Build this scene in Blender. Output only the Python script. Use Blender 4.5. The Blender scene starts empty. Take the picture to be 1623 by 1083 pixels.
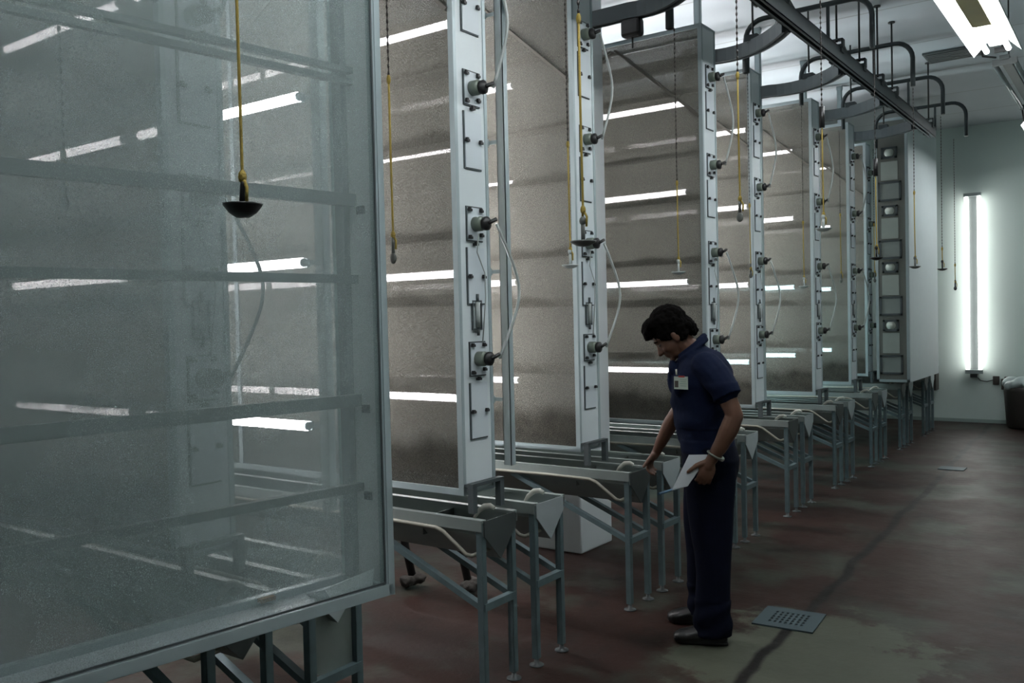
import bpy, bmesh, math, random
from mathutils import Vector, Matrix, noise
random.seed(4)
PI = math.pi
sc = bpy.context.scene
COL = sc.collection

# ------------------------------------------------------------------ mesh helper
class MB:
    def __init__(s): s.v = []; s.f = []; s.sm = []
    def add(s, vs, fs, smooth=False):
        o = len(s.v); s.v += [Vector(p) for p in vs]
        for f in fs: s.f.append([i + o for i in f]); s.sm.append(smooth)
        return s
    def box(s, x0, x1, y0, y1, z0, z1):
        vs = [(x, y, z) for x in (x0, x1) for y in (y0, y1) for z in (z0, z1)]
        return s.add(vs, [(0,1,3,2),(4,6,7,5),(0,4,5,1),(2,3,7,6),(0,2,6,4),(1,5,7,3)])
    def cbox(s, c, d): return s.box(c[0]-d[0]/2, c[0]+d[0]/2, c[1]-d[1]/2, c[1]+d[1]/2, c[2]-d[2]/2, c[2]+d[2]/2)
    def bar(s, a, b, w, h, up=(0,0,1)):
        a, b = Vector(a), Vector(b); t = (b-a).normalized(); up = Vector(up)
        if abs(t.dot(up)) > .98: up = Vector((0,1,0))
        u = t.cross(up).normalized(); n = u.cross(t)
        vs = [p + u*(i*w/2) + n*(j*h/2) for p in (a, b) for i, j in ((-1,-1),(1,-1),(1,1),(-1,1))]
        return s.add(vs, [(0,1,2,3),(7,6,5,4),(0,4,5,1),(1,5,6,2),(2,6,7,3),(3,7,4,0)])
    def tube(s, pts, r, n=10, smooth=True, caps=True, ell=None):
        pts = [Vector(p) for p in pts]; N = len(pts)
        rs = r if isinstance(r, (list, tuple)) else [r]*N
        t0 = (pts[1]-pts[0]).normalized()
        ref = Vector((0,0,1)) if abs(t0.z) < .9 else Vector((0,1,0))
        u = t0.cross(ref).normalized(); vs = []
        for i, p in enumerate(pts):
            t = (pts[min(i+1, N-1)] - pts[max(i-1, 0)]).normalized()
            u = (u - t*u.dot(t)).normalized(); w = t.cross(u)
            for k in range(n):
                a = 2*PI*k/n; vs.append(p + (u*math.cos(a) + w*math.sin(a))*rs[i])
        fs = [(i*n+k, i*n+(k+1) % n, (i+1)*n+(k+1) % n, (i+1)*n+k) for i in range(N-1) for k in range(n)]
        s.add(vs, fs, smooth)
        if caps: s.add(vs[:n], [tuple(range(n))[::-1]]); s.add(vs[-n:], [tuple(range(n))])
        return s
    def chain(s, pts, rs, n=14):
        """tapered limb with round ends (closed volume)"""
        pts = [Vector(p) for p in pts]; P = []; R = []
        d0 = (pts[0]-pts[1]).normalized(); d1 = (pts[-1]-pts[-2]).normalized()
        for k in range(4, 0, -1):
            a = k/4.4*PI/2; P.append(pts[0]+d0*rs[0]*math.sin(a)); R.append(rs[0]*math.cos(a))
        # subdivide with smooth interpolation
        for i in range(len(pts)):
            P.append(pts[i]); R.append(rs[i])
            if i < len(pts)-1:
                for q in (.25, .5, .75): P.append(pts[i].lerp(pts[i+1], q)); R.append(rs[i]+(rs[i+1]-rs[i])*(3*q*q-2*q**3))
        for k in range(1, 5):
            a = k/4.4*PI/2; P.append(pts[-1]+d1*rs[-1]*math.sin(a)); R.append(rs[-1]*math.cos(a))
        return s.tube(P, R, n)
    def loft(s, rings, n=28, smooth=True):
        """rings: list of (centre, axis_u*ru, axis_v*rv)"""
        vs = []
        for c, u, v in rings:
            c, u, v = Vector(c), Vector(u), Vector(v)
            vs += [c + u*math.cos(2*PI*k/n) + v*math.sin(2*PI*k/n) for k in range(n)]
        N = len(rings)
        fs = [(i*n+k, i*n+(k+1) % n, (i+1)*n+(k+1) % n, (i+1)*n+k) for i in range(N-1) for k in range(n)]
        s.add(vs, fs, smooth); s.add(vs[:n], [tuple(range(n))[::-1]]); s.add(vs[-n:], [tuple(range(n))]); return s
    def ell(s, c, r, M=None, n=16, m=10, smooth=True):
        c = Vector(c); M = M or Matrix.Identity(3); vs = []
        for i in range(m+1):
            th = PI*i/m
            for k in range(n):
                a = 2*PI*k/n
                vs.append(c + M @ Vector((r[0]*math.sin(th)*math.cos(a), r[1]*math.sin(th)*math.sin(a), r[2]*math.cos(th))))
        fs = [(i*n+k, (i+1)*n+k, (i+1)*n+(k+1) % n, i*n+(k+1) % n) for i in range(m) for k in range(n)]
        return s.add(vs, fs, smooth)
    def lathe(s, prof, c=(0,0,0), n=20, axis='z', smooth=True):
        vs = []
        for r, h in prof:
            for k in range(n):
                a = 2*PI*k/n; p = (r*math.cos(a), r*math.sin(a), h)
                if axis == 'x': p = (h, p[0], p[1])
                if axis == 'y': p = (p[0], h, p[1])
                vs.append(Vector(p)+Vector(c))
        fs = [(i*n+k, i*n+(k+1) % n, (i+1)*n+(k+1) % n, (i+1)*n+k) for i in range(len(prof)-1) for k in range(n)]
        s.add(vs, fs, smooth)
        for i in (0, len(prof)-1):
            if prof[i][0] > 1e-4: s.add(vs[i*n:(i+1)*n], [tuple(range(n))])
        return s
    def mesh(s, name):
        me = bpy.data.meshes.new(name); me.from_pydata([tuple(v) for v in s.v], [], s.f)
        bm = bmesh.new(); bm.from_mesh(me)
        for f, q in zip(bm.faces, s.sm): f.smooth = q
        bmesh.ops.remove_doubles(bm, verts=bm.verts, dist=1e-6)
        bmesh.ops.recalc_face_normals(bm, faces=bm.faces); bm.to_mesh(me); bm.free(); return me
    def build(s, name, mat, parent=None, bevel=0):
        o = bpy.data.objects.new(name, s.mesh(name)); COL.objects.link(o)
        o.data.materials.append(mat)
        if parent: o.parent = parent
        if bevel:
            b = o.modifiers.new('bevel', 'BEVEL'); b.width = bevel; b.segments = 2; b.limit_method = 'ANGLE'
        return o
    def remesh(s, name, mat, parent, vox, smooth=2, fn=None):
        me = s.mesh(name); t = bpy.data.objects.new(name, me); COL.objects.link(t)
        m = t.modifiers.new('r', 'REMESH'); m.mode = 'VOXEL'; m.voxel_size = vox
        if smooth: q = t.modifiers.new('s', 'SMOOTH'); q.iterations = smooth; q.factor = .5
        bpy.context.view_layer.update()
        dg = bpy.context.evaluated_depsgraph_get()
        nm = bpy.data.meshes.new_from_object(t.evaluated_get(dg)); t.modifiers.clear()
        nm.materials.clear(); nm.materials.append(mat); t.data = nm
        nm.polygons.foreach_set('use_smooth', [True]*len(nm.polygons))
        if fn:
            src = [(v.co.copy(), v.normal.copy()) for v in nm.vertices]
            nm.vertices.foreach_set('co', [x for c, n in src for x in fn(c, n)]); nm.update()
        if parent: t.parent = parent
        return t

def tag(o, label, cat, group=None, kind=None):
    o['label'] = label; o['category'] = cat
    if group: o['group'] = group
    if kind: o['kind'] = kind
    return o
def empty(name, loc=(0,0,0), rz=0):
    o = bpy.data.objects.new(name, None); COL.objects.link(o); o.location = loc; o.rotation_euler = (0,0,rz)
    o.empty_display_size = .1; return o
def struct(o): o['kind'] = 'structure'; return o
def copy_tree(o, parent=None, first=True):
    c = o.copy(); COL.objects.link(c)
    if parent: c.parent = parent
    for ch in list(o.children): copy_tree(ch, c)
    return c

# ------------------------------------------------------------------ materials
def base(name):
    m = bpy.data.materials.new(name); m.use_nodes = True; nt = m.node_tree
    return m, nt, nt.nodes['Principled BSDF'], nt.nodes['Material Output']
def mat(name, col, rough=.5, metal=0, var=.12, scale=9, bump=0, emit=0, ecol=None):
    m, nt, b, out = base(name); N = nt.nodes; L = nt.links
    b.inputs['Roughness'].default_value = rough; b.inputs['Metallic'].default_value = metal
    tc = N.new('ShaderNodeTexCoord'); no = N.new('ShaderNodeTexNoise'); no.inputs['Scale'].default_value = scale; no.inputs['Detail'].default_value = 5
    L.new(tc.outputs['Object'], no.inputs['Vector'])
    mx = N.new('ShaderNodeMix'); mx.data_type = 'RGBA'
    mx.inputs[6].default_value = (*[c*(1-var) for c in col], 1); mx.inputs[7].default_value = (*[min(1, c*(1+var)) for c in col], 1)
    L.new(no.outputs['Fac'], mx.inputs[0]); L.new(mx.outputs[2], b.inputs['Base Color'])
    if bump:
        bp = N.new('ShaderNodeBump'); bp.inputs['Strength'].default_value = bump; bp.inputs['Distance'].default_value = .01
        L.new(no.outputs['Fac'], bp.inputs['Height']); L.new(bp.outputs[0], b.inputs['Normal'])
    if emit:
        b.inputs['Emission Color'].default_value = (*(ecol or col), 1); b.inputs['Emission Strength'].default_value = emit
    return m

def screen_mat(name, col, lo, hi, dirt=None, bars=(), rough_scale=260):
    """woven insect screen: partly see-through cloth with a fine grain; dirt = height below which residue has piled"""
    m, nt, b, out = base(name); N = nt.nodes; L = nt.links; N.remove(b)
    tc = N.new('ShaderNodeTexCoord'); no = N.new('ShaderNodeTexNoise'); no.inputs['Scale'].default_value = rough_scale; no.inputs['Detail'].default_value = 1
    L.new(tc.outputs['Object'], no.inputs['Vector'])
    mr = N.new('ShaderNodeMapRange'); mr.inputs[1].default_value = .33; mr.inputs[2].default_value = .67
    mr.inputs[3].default_value = lo; mr.inputs[4].default_value = hi; L.new(no.outputs['Fac'], mr.inputs[0])
    fac = mr.outputs[0]
    big = N.new('ShaderNodeTexNoise'); big.inputs['Scale'].default_value = 2.2; big.inputs['Detail'].default_value = 6; L.new(tc.outputs['Object'], big.inputs['Vector'])
    cm = N.new('ShaderNodeMix'); cm.data_type = 'RGBA'; cm.inputs[6].default_value = (*[c*.82 for c in col], 1); cm.inputs[7].default_value = (*[c*1.15 for c in col], 1)
    L.new(big.outputs['Fac'], cm.inputs[0]); colr = cm.outputs[2]
    if dirt:
        sep = N.new('ShaderNodeSeparateXYZ'); L.new(tc.outputs['Object'], sep.inputs[0])
        def M(op, a, b2, c=None):
            q = N.new('ShaderNodeMath'); q.operation = op
            for i, w in enumerate((a, b2, c)):
                if w is None: continue
                if isinstance(w, (int, float)): q.inputs[i].default_value = w
                else: L.new(w, q.inputs[i])
            return q.outputs[0]
        mp = N.new('ShaderNodeMapping'); mp.inputs['Scale'].default_value = (.55, .2, .3); L.new(tc.outputs['Object'], mp.inputs[0])
        wn = N.new('ShaderNodeTexNoise'); wn.inputs['Scale'].default_value = 3.2; wn.inputs['Detail'].default_value = 7; wn.inputs['Roughness'].default_value = .6; L.new(mp.outputs[0], wn.inputs['Vector'])
        z = sep.outputs['Z']; dep = None
        def band(z0, amp, soft, hbase=0):
            # 1 between z0 and z0+amp*noise
            top = M('MULTIPLY_ADD', M('SUBTRACT', wn.outputs['Fac'], .5), amp, z0+hbase)
            up = M('MULTIPLY', M('SUBTRACT', top, z), 1/soft); up = M('MAXIMUM', M('MINIMUM', up, 1), 0)
            return up
        allb = M('MULTIPLY', band(dirt, .5, .10), .85)
        for zb in bars:
            t = band(zb, .34, .03, .012); u = M('GREATER_THAN', z, zb-.035)
            allb = M('MAXIMUM', allb, M('MULTIPLY', M('MULTIPLY', t, u), .5))
        d2 = N.new('ShaderNodeMix'); d2.data_type = 'RGBA'; L.new(allb, d2.inputs[0]); L.new(colr, d2.inputs[6])
        dn = N.new('ShaderNodeTexNoise'); dn.inputs['Scale'].default_value = 14; dn.inputs['Detail'].default_value = 6; L.new(tc.outputs['Object'], dn.inputs['Vector'])
        dc = N.new('ShaderNodeMix'); dc.data_type = 'RGBA'; dc.inputs[6].default_value = (.035,.034,.029,1); dc.inputs[7].default_value = (.13,.125,.105,1); L.new(dn.outputs['Fac'], dc.inputs[0])
        L.new(dc.outputs[2], d2.inputs[7]); colr = d2.outputs[2]
        fac = M('MINIMUM', M('MULTIPLY_ADD', allb, .3, fac), .97)
    df = N.new('ShaderNodeBsdfDiffuse'); tl = N.new('ShaderNodeBsdfTranslucent'); L.new(colr, df.inputs[0]); L.new(colr, tl.inputs[0])
    ms = N.new('ShaderNodeMixShader'); ms.inputs[0].default_value = .3; L.new(df.outputs[0], ms.inputs[1]); L.new(tl.outputs[0], ms.inputs[2])
    tr = N.new('ShaderNodeBsdfTransparent'); mix = N.new('ShaderNodeMixShader'); L.new(fac, mix.inputs[0])
    L.new(tr.outputs[0], mix.inputs[1]); L.new(ms.outputs[0], mix.inputs[2]); L.new(mix.outputs[0], out.inputs['Surface'])
    return m

M_frame = mat('pale_galvanised_metal', (.40,.48,.50), .38, .25, .10)
M_plate = mat('pale_end_panel', (.66,.73,.75), .4, 0, .06, 4)
M_panel = mat('pale_access_panel', (.62,.69,.73), .35, 0, .06, 5)
M_gasket = mat('dark_gasket', (.06,.075,.08), .6)
M_black = mat('black_plastic', (.012,.012,.013), .4)
M_foot = mat('dark_levelling_foot', (.05,.06,.062), .5)
M_clip = mat('black_clip', (.016,.016,.018), .4)
M_can = mat('grey_green_valve_can', (.17,.205,.17), .4, .2)
M_hose = mat('milky_tubing', (.40,.44,.43), .3)
M_bar = mat('inner_crossbar', (.15,.14,.12), .6)
M_barg = mat('box_crossbar', (.14,.175,.175), .55)
BARS = [3.2, 2.76, 2.44, 2.01, 1.72, 1.33]
M_brown = screen_mat('brown_mesh', (.31,.305,.27), .30, .72, dirt=1.12, bars=BARS[1:])
M_green = screen_mat('pale_green_mesh', (.46,.545,.54), .28, .40, rough_scale=420)
M_stand = mat('painted_stand_steel', (.13,.185,.20), .42, .3, .25, 20)
M_trough = mat('dull_sheet_metal', (.25,.29,.28), .5, .35, .25, 7)
M_tdark = mat('trough_underside', (.10,.11,.105), .5, .4, .2)
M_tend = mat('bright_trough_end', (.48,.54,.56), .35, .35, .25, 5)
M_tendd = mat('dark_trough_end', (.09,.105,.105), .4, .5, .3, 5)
M_pvc = mat('cream_pipe', (.24,.235,.195), .5)
M_rag = mat('white_spout', (.48,.48,.43), .6, bump=.3, scale=30)
M_rail = mat('dark_grey_rail', (.055,.07,.075), .45, .3, .15)
M_rod = mat('dark_rod', (.04,.045,.045), .5, .3)
M_chain = mat('dark_bead_chain', (.035,.03,.028), .5, .4)
M_rope = mat('yellow_rope', (.36,.26,.045), .7, bump=.4, scale=200)
M_paleh = mat('pale_grey_handle', (.48,.54,.54), .35)
M_greyh = mat('grey_handle', (.12,.13,.12), .35)
M_white = mat('white_enamel', (.72,.75,.76), .35, 0, .03)
M_tan = mat('olive_tag', (.22,.19,.035), .5)
M_lamp = mat('lit_fluorescent_tube', (.9,.9,.9), .4, emit=20, ecol=(1,.96,.98))
M_cyan = mat('lit_cool_fluorescent_tube', (.8,.95,.95), .4, emit=14, ecol=(.62,.95,1))
M_ceil_lamp = mat('lit_ceiling_tube', (.9,.9,.9), .4, emit=17, ecol=(.97,.99,1))
M_wall_lamp = mat('lit_wall_tube', (.9,.9,.9), .4, emit=5, ecol=(1,.97,.93))
M_off = mat('unlit_tube', (.26,.30,.30), .25)
M_offbody = mat('unlit_luminaire_body', (.10,.12,.12), .4)
M_wire = mat('dark_wire', (.02,.022,.022), .5)
M_dark = mat('dark_brown_plastic', (.035,.03,.026), .45, bump=.2, scale=6)
M_bag = mat('pale_plastic_bag', (.42,.50,.50), .3, bump=.5, scale=10)

# walls / ceiling / floor
M_wall = mat('pale_green_wall_paint', (.55,.65,.62), .5, 0, .04, 1.5)
M_pillar = mat('white_pillar_paint', (.80,.85,.88), .5, 0, .04, 3)
def ceil_mat():
    m, nt, b, out = base('ceiling_panels'); N = nt.nodes; L = nt.links; b.inputs['Roughness'].default_value = .7
    tc = N.new('ShaderNodeTexCoord'); sp = N.new('ShaderNodeSeparateXYZ'); L.new(tc.outputs['Object'], sp.inputs[0])
    a = N.new('ShaderNodeMath'); a.operation = 'MULTIPLY_ADD'; a.inputs[1].default_value = 1/1.22; a.inputs[2].default_value = .35; L.new(sp.outputs['Y'], a.inputs[0])
    f = N.new('ShaderNodeMath'); f.operation = 'FRACT'; L.new(a.outputs[0], f.inputs[0])
    g = N.new('ShaderNodeMath'); g.operation = 'LESS_THAN'; g.inputs[1].default_value = .02; L.new(f.outputs[0], g.inputs[0])
    no = N.new('ShaderNodeTexNoise'); no.inputs['Scale'].default_value = 1.3; no.inputs['Detail'].default_value = 5; L.new(tc.outputs['Object'], no.inputs['Vector'])
    c = N.new('ShaderNodeMix'); c.data_type = 'RGBA'; c.inputs[6].default_value = (.46,.51,.53,1); c.inputs[7].default_value = (.56,.60,.63,1); L.new(no.outputs['Fac'], c.inputs[0])
    d = N.new('ShaderNodeMix'); d.data_type = 'RGBA'; d.inputs[7].default_value = (.36,.39,.39,1); L.new(g.outputs[0], d.inputs[0]); L.new(c.outputs[2], d.inputs[6])
    L.new(d.outputs[2], b.inputs['Base Color']); return m
M_ceil = ceil_mat()
def floor_mat():
    m, nt, b, out = base('worn_red_floor'); N = nt.nodes; L = nt.links
    tc = N.new('ShaderNodeTexCoord')
    def nz(s, d=6, r=.6, sc3=None):
        n = N.new('ShaderNodeTexNoise'); n.inputs['Scale'].default_value = s; n.inputs['Detail'].default_value = d; n.inputs['Roughness'].default_value = r
        if sc3:
            mp = N.new('ShaderNodeMapping'); mp.inputs['Scale'].default_value = sc3; L.new(tc.outputs['Object'], mp.inputs[0]); L.new(mp.outputs[0], n.inputs['Vector'])
        else: L.new(tc.outputs['Object'], n.inputs['Vector'])
        return n.outputs['Fac']
    def ramp(fac, a, b2):
        r = N.new('ShaderNodeMapRange'); r.inputs[1].default_value = a; r.inputs[2].default_value = b2; L.new(fac, r.inputs[0]); return r.outputs[0]
    def mixc(f, a, b2):
        x = N.new('ShaderNodeMix'); x.data_type = 'RGBA'; L.new(f, x.inputs[0])
        for i, w in ((6, a), (7, b2)):
            if isinstance(w, tuple): x.inputs[i].default_value = (*w, 1)
            else: L.new(w, x.inputs[i])
        return x.outputs[2]
    def M(op, a, b2=0, c=0):
        q = N.new('ShaderNodeMath'); q.operation = op
        for i, w in enumerate((a, b2, c)):
            if isinstance(w, (int, float)): q.inputs[i].default_value = w
            else: L.new(w, q.inputs[i])
        return q.outputs[0]
    c = mixc(nz(3.5), (.022,.0095,.0070), (.034,.016,.012))
    c = mixc(ramp(nz(1.15, 8, .62), .50, .60), c, (.040,.043,.033))       # bare concrete where paint wore off
    c = mixc(M('MULTIPLY', ramp(nz(2.6, 8, .7), .52, .64), .6), c, (.013,.012,.010))
    sp = N.new('ShaderNodeSeparateXYZ'); L.new(tc.outputs['Object'], sp.inputs[0])
    X, Y = sp.outputs['X'], sp.outputs['Y']
    # worn concrete around the drain / standing place
    dx = M('MULTIPLY_ADD', X, 1, 1.30); dy = M('MULTIPLY_ADD', Y, .75, -3.05)
    r2 = M('SQRT', M('ADD', M('MULTIPLY', dx, dx), M('MULTIPLY', dy, dy)))
    patch = ramp(M('ADD', r2, M('MULTIPLY', M('SUBTRACT', nz(4, 8, .7), .5), 1.3)), .62, .5)
    c = mixc(M('MULTIPLY', patch, .95), c, (.072,.079,.058))
    # dark groove along the aisle
    g = M('ABSOLUTE', M('ADD', M('ADD', X, M('MULTIPLY', Y, .03)), M('MULTIPLY_ADD', nz(1.5, 3), .16, 1.27)))
    gr = ramp(g, .040, .018)
    c = mixc(M('MULTIPLY', gr, 1.0), c, (.006,.0045,.004))
    L.new(c, b.inputs['Base Color'])
    rr = N.new('ShaderNodeMapRange'); rr.inputs[3].default_value = .30; rr.inputs[4].default_value = .62; L.new(nz(2.2, 6, .65), rr.inputs[0]); L.new(rr.outputs[0], b.inputs['Roughness'])
    b.inputs['Specular IOR Level'].default_value = .22
    bp = N.new('ShaderNodeBump'); bp.inputs['Strength'].default_value = .35; bp.inputs['Distance'].default_value = .01; L.new(nz(9, 8, .7), bp.inputs['Height']); L.new(bp.outputs[0], b.inputs['Normal'])
    return m
M_floor = floor_mat()

# ------------------------------------------------------------------ room shell
X0, X1, Y0, Y1, ZC = -7.5, 2.3, -3.0, 14.03, 4.2
struct(MB().box(X0-.1, X1+.1, Y0-.1, Y1+.1, -.1, 0).build('floor', M_floor))
struct(MB().box(X0-.1, X1+.1, Y0-.1, Y1+.1, ZC, ZC+.1).build('ceiling', M_ceil))
struct(MB().box(X0-.1, X1+.1, Y1, Y1+.1, 0, ZC).build('wall_back', M_wall))
struct(MB().box(X0-.1, X1+.1, Y0-.1, Y0, 0, ZC).build('wall_front', M_wall))
struct(MB().box(X0-.1, X0, Y0, Y1, 0, ZC).build('wall_left', M_wall))
struct(MB().box(X1, X1+.1, Y0, Y1, 0, ZC).build('wall_right', M_wall))
struct(MB().box(X0, X1, Y1-.012, Y1, 0, .05).build('baseboard_back', mat('baseboard_paint', (.30,.38,.36), .5)))
# pillar behind the third cage
pil = MB().box(-3.57, -3.14, 5.15, 5.58, 0, ZC)
po = struct(pil.build('pillar_row', M_pillar, bevel=.012)); po.name = 'trim_1'
po['label'] = 'white square pillar standing behind the third cage'

DY = 1.3231
gapY = lambda k: 2.5776 + k*DY
cyY = lambda k: 1.7868 + k*DY

# ------------------------------------------------------------------ tall screened cages
LC, WC, ZB, ZT = 3.0, .235, .85, 3.59
def make_cage():
    r = empty('insect_cage')
    h = WC/2; fr = MB(); w = .028
    for y in (-h, h-.02):
        for x in (-w, -LC): fr.box(x, x+w, y, y+.02, ZB, ZT)
        for z in (ZB, ZT-w): fr.box(-LC, 0, y, y+.02, z, z+w)
        fr.box(-1.55, -1.52, y+.004, y+.016, ZB, ZT)
    for z in (ZB, ZT-.012): fr.box(-LC, 0, -h, h, z, z+.012)
    fr.box(-LC, -LC+.01, -h, h, ZB, ZT)
    fr.build('frame', M_frame, r)
    MB().box(-.012, -.004, -h+.016, h-.006, ZB, ZT-.01).build('end_plate', M_plate, r)
    MB().box(-LC+.03, -.03, -h+.009, -h+.011, ZB+.03, ZT-.03).build('screen', M_brown, r)
    MB().box(-LC+.03, -.03, h-.011, h-.009, ZB+.03, ZT-.03).build('screen', M_brown, r)
    for z in BARS:
        MB().box(-LC+.02, -.02, h-.045, h-.02, z-.018, z+.022).build('crossbar', M_bar, r)
    MB().bar((-.03, -h+.03, 2.97), (-.66, -h+.03, 3.53), .015, .075, (0,1,0)).build('brace', M_bar, r)
    MB().bar((-.70, -h+.03, 3.53), (-1.9, -h+.03, 2.9), .015, .06, (0,1,0)).build('brace', M_bar, r)
    # end fittings
    yc = .004
    clip = MB().cbox((.006, 0, 0), (.016, .024, .011)).cbox((.012, -.006, .003), (.012, .012, .016)).mesh('clip')
    def add_clip(par, y, z):
        o = bpy.data.objects.new('clip', clip); COL.objects.link(o); o.parent = par; o.location = (0, y, z)
    if not clip.materials: clip.materials.append(M_clip)
    for i, zp in enumerate((1.446, 2.046, 2.646, 3.246)):
        pt = MB()
        pt.box(-.004, .002, yc-.058, yc+.058, zp-.078, zp+.078).build('port_plate', M_gasket, r)
        pp = r.children[-1] if False else None
        port = MB().box(.0, .005, yc-.052, yc+.056, zp-.072, zp+.072).build('port', M_panel, r)
        MB().lathe([(.033,0),(.033,.036),(.028,.042),(.0,.042)], (.005, yc+.0, zp), 20, 'x').build('valve_can', M_can, port)
        MB().lathe([(.0,.038),(.026,.038),(.031,.044),(.031,.058),(.012,.066),(0,.066)], (.006, yc+.012, zp), 18, 'x').tube([(.07, yc+.012, zp), (.085, yc+.05, zp+.02)], .009, 8).build('valve_knob', M_black, port)
        for y, z in ((-.04,.06),(.042,.06),(-.04,-.062),(.042,-.05),(0,-.09)): add_clip(port, yc+y, zp+z)
        zt = zp-.105; zl = zt-.25
        MB().box(-.004, .001, yc-.062, yc+.062, zl-.004, zt).build('gasket', M_gasket, r)
        pan = MB().box(-.002, .004, yc-.055, yc+.062, zl+.003, zt-.0).build('access_panel', M_panel, r)
        for y in (-.045, .052): add_clip(pan, yc+y, zl+.12)
    g = MB().box(-.002, .006, yc-.034, yc-.028, 1.58, 1.70).box(-.002, .006, yc+.028, yc+.034, 1.58, 1.70).box(-.002,.006,yc-.034,yc+.034,1.575,1.582).box(-.002,.006,yc-.034,yc+.034,1.70,1.707)
    gg = g.build('gauge', M_gasket, r)
    MB().tube([(.008, yc, 1.585), (.008, yc, 1.70)], .011, 12).build('gauge_glass', M_hose, gg)
    MB().tube([(.008, yc, 1.55), (.008, yc, 1.585)], .007, 8).build('gauge_fitting', M_gasket, gg)
    MB().tube([(.008, yc, 1.70), (.008, yc, 1.735)], .007, 8).build('gauge_fitting', M_gasket, gg)
    def hose(za, zb, out):
        pts = []
        for q in range(15):
            t = q/14; s_ = math.sin(PI*t)
            pts.append((.085 + .035*s_, yc+.05 + out*s_, za+(zb-za)*t - .05*math.sin(2*PI*t)*.4))
        return pts
    MB().tube(hose(3.246, 2.646, .07), .007, 8).build('hose', M_hose, r)
    MB().tube(hose(2.046, 1.446, .115), .007, 8).build('hose', M_hose, r)
    MB().tube([(.03, yc-.01, 2.0), (.02, yc-.01, 1.92), (.018, yc+.045, 1.83), (.016, yc+.05, 1.72), (.016, yc+.02, 1.52)], .003, 6).build('thin_line', M_hose, r)
    # guide bracket at the foot of the end
    b = MB()
    for y in (-.10, .10): b.box(.02, .05, y-.014, y+.014, .775, .90)
    b.box(.02, .05, -.114, .114, .89, .905).box(0, .02, -.114, .114, .89, .90)
    b.build('guide_bracket', M_gasket, r)
    return r
cage0 = make_cage()
CX = [-2.57, -2.43, -2.63, -2.43, -2.57, -2.49, -2.51, -2.66]
CDY = [.0156, .0146, .0079, .0314, -.0091, .0063, -.0035, -.0242]
CAGE_L = ['tall screened cage with valved end plate seen faintly through the near box mesh',
 'tall brown-screened cage with pale valved end plate right of the near box',
 'tall brown-screened cage whose end plate stands in front of the white pillar',
 "tall brown-screened cage directly behind the man's head and shoulder",
 "tall brown-screened cage whose pale end rises just right of the man's back",
 'tall brown-screened cage, second end plate to the right of the man',
 'tall brown-screened cage, third narrow end plate to the right of the man',
 'farthest tall screened cage, its pale end beside the grey windowed box']
cages = []
for k in range(8):
    c = cage0 if k == 0 else copy_tree(cage0)
    c.location = (CX[k], cyY(k)+CDY[k], 0)
    tag(c, CAGE_L[k], 'cage', 'tall screened cages in a row'); cages.append(c)

# ------------------------------------------------------------------ collecting troughs on stands
def make_trough(bright):
    r = empty('collecting_trough'); L_ = 3.1; h = .115
    prof = [(-h,.76),(-h,.695),(0,.575),(h,.695),(h,.76)]
    inner = [(-h+.004,.76),(-h+.004,.698),(0,.582),(h-.004,.698),(h-.004,.76)]
    b = MB(); n = len(prof)
    ring = prof + inner[::-1]
    vs = [(x, y, z) for x in (0, -L_) for y, z in ring]; m = len(ring)
    fs = [(i, (i+1) % m, m+(i+1) % m, m+i) for i in range(m)]
    b.add(vs, fs)
    for s in (-1, 1): b.box(-L_, .0, s*h-.016, s*h+.016, .752, .764)
    b.box(-L_, .0, -h-.017, -h-.013, .715, .764).box(-L_, .0, h+.013, h+.017, .715, .764)
    b.build('basin', M_trough, r)
    for x in (0, -L_+.004):
        e = MB(); e.add([(x+dx, y, z) for dx in (0,.004) for y, z in prof], [(0,1,2,3,4),(9,8,7,6,5)]+[(i,(i+1)%5,5+(i+1)%5,5+i) for i in range(5)])
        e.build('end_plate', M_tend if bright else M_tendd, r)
    MB().box(-.35, -.346, -h+.005, h-.005, .66, .74).build('divider', M_tdark, r)
    # curved white spout over the end
    pts = [(-.175, .045, .725), (-.155, .05, .755), (-.125, .055, .780), (-.095, .06, .785), (-.075, .065, .775)]
    MB().tube(pts, [.007,.011,.013,.012,.009], 10).build('spout', M_rag, r)
    for y in (-h+.006, h-.006):
        for x in (-.02, -L_+.03):
            lg = MB().box(x-.015, x+.015, y-.015, y-.011, .035, .75).box(x+.011, x+.015, y-.015, y+.015, .035, .75).box(x-.015, x-.002, y-.015, y+.004, .06, .75).build('leg', M_stand, r)
            MB().lathe([(.0,0),(.034,0),(.034,.006),(.012,.010),(.012,.05),(.0,.05)], (x, y, 0), 14).build('foot', M_foot, lg)
        MB().bar((-.02, y, .385), (-.80, y, .70), .026, .030, (0,1,0)).build('brace', M_stand, r)
    MB().bar((-.015, -h, .385), (-.015, h, .385), .030, .032).build('crossbar', M_stand, r)
    # pipe slung under the near side
    MB().tube([(-2.2, -h-.03, .70), (-.52, -h-.03, .715), (-.24, -h-.03, .712), (-.20, -h-.03, .70), (-.075, -h-.03, .615), (-.055, -h-.02, .608), (-.02, -.02, .625)], .009, 10).build('drain_pipe', M_pvc, r)
    return r
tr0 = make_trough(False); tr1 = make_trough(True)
where = ['seen faintly under the near box', 'below the nearest uncovered cage', '', 'just behind the man', 'below the first cage end right of the man', 'below the second cage end right of the man',
 'below the third cage end right of the man', 'below the farthest cage', 'below the grey windowed box']
TL = []
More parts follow.
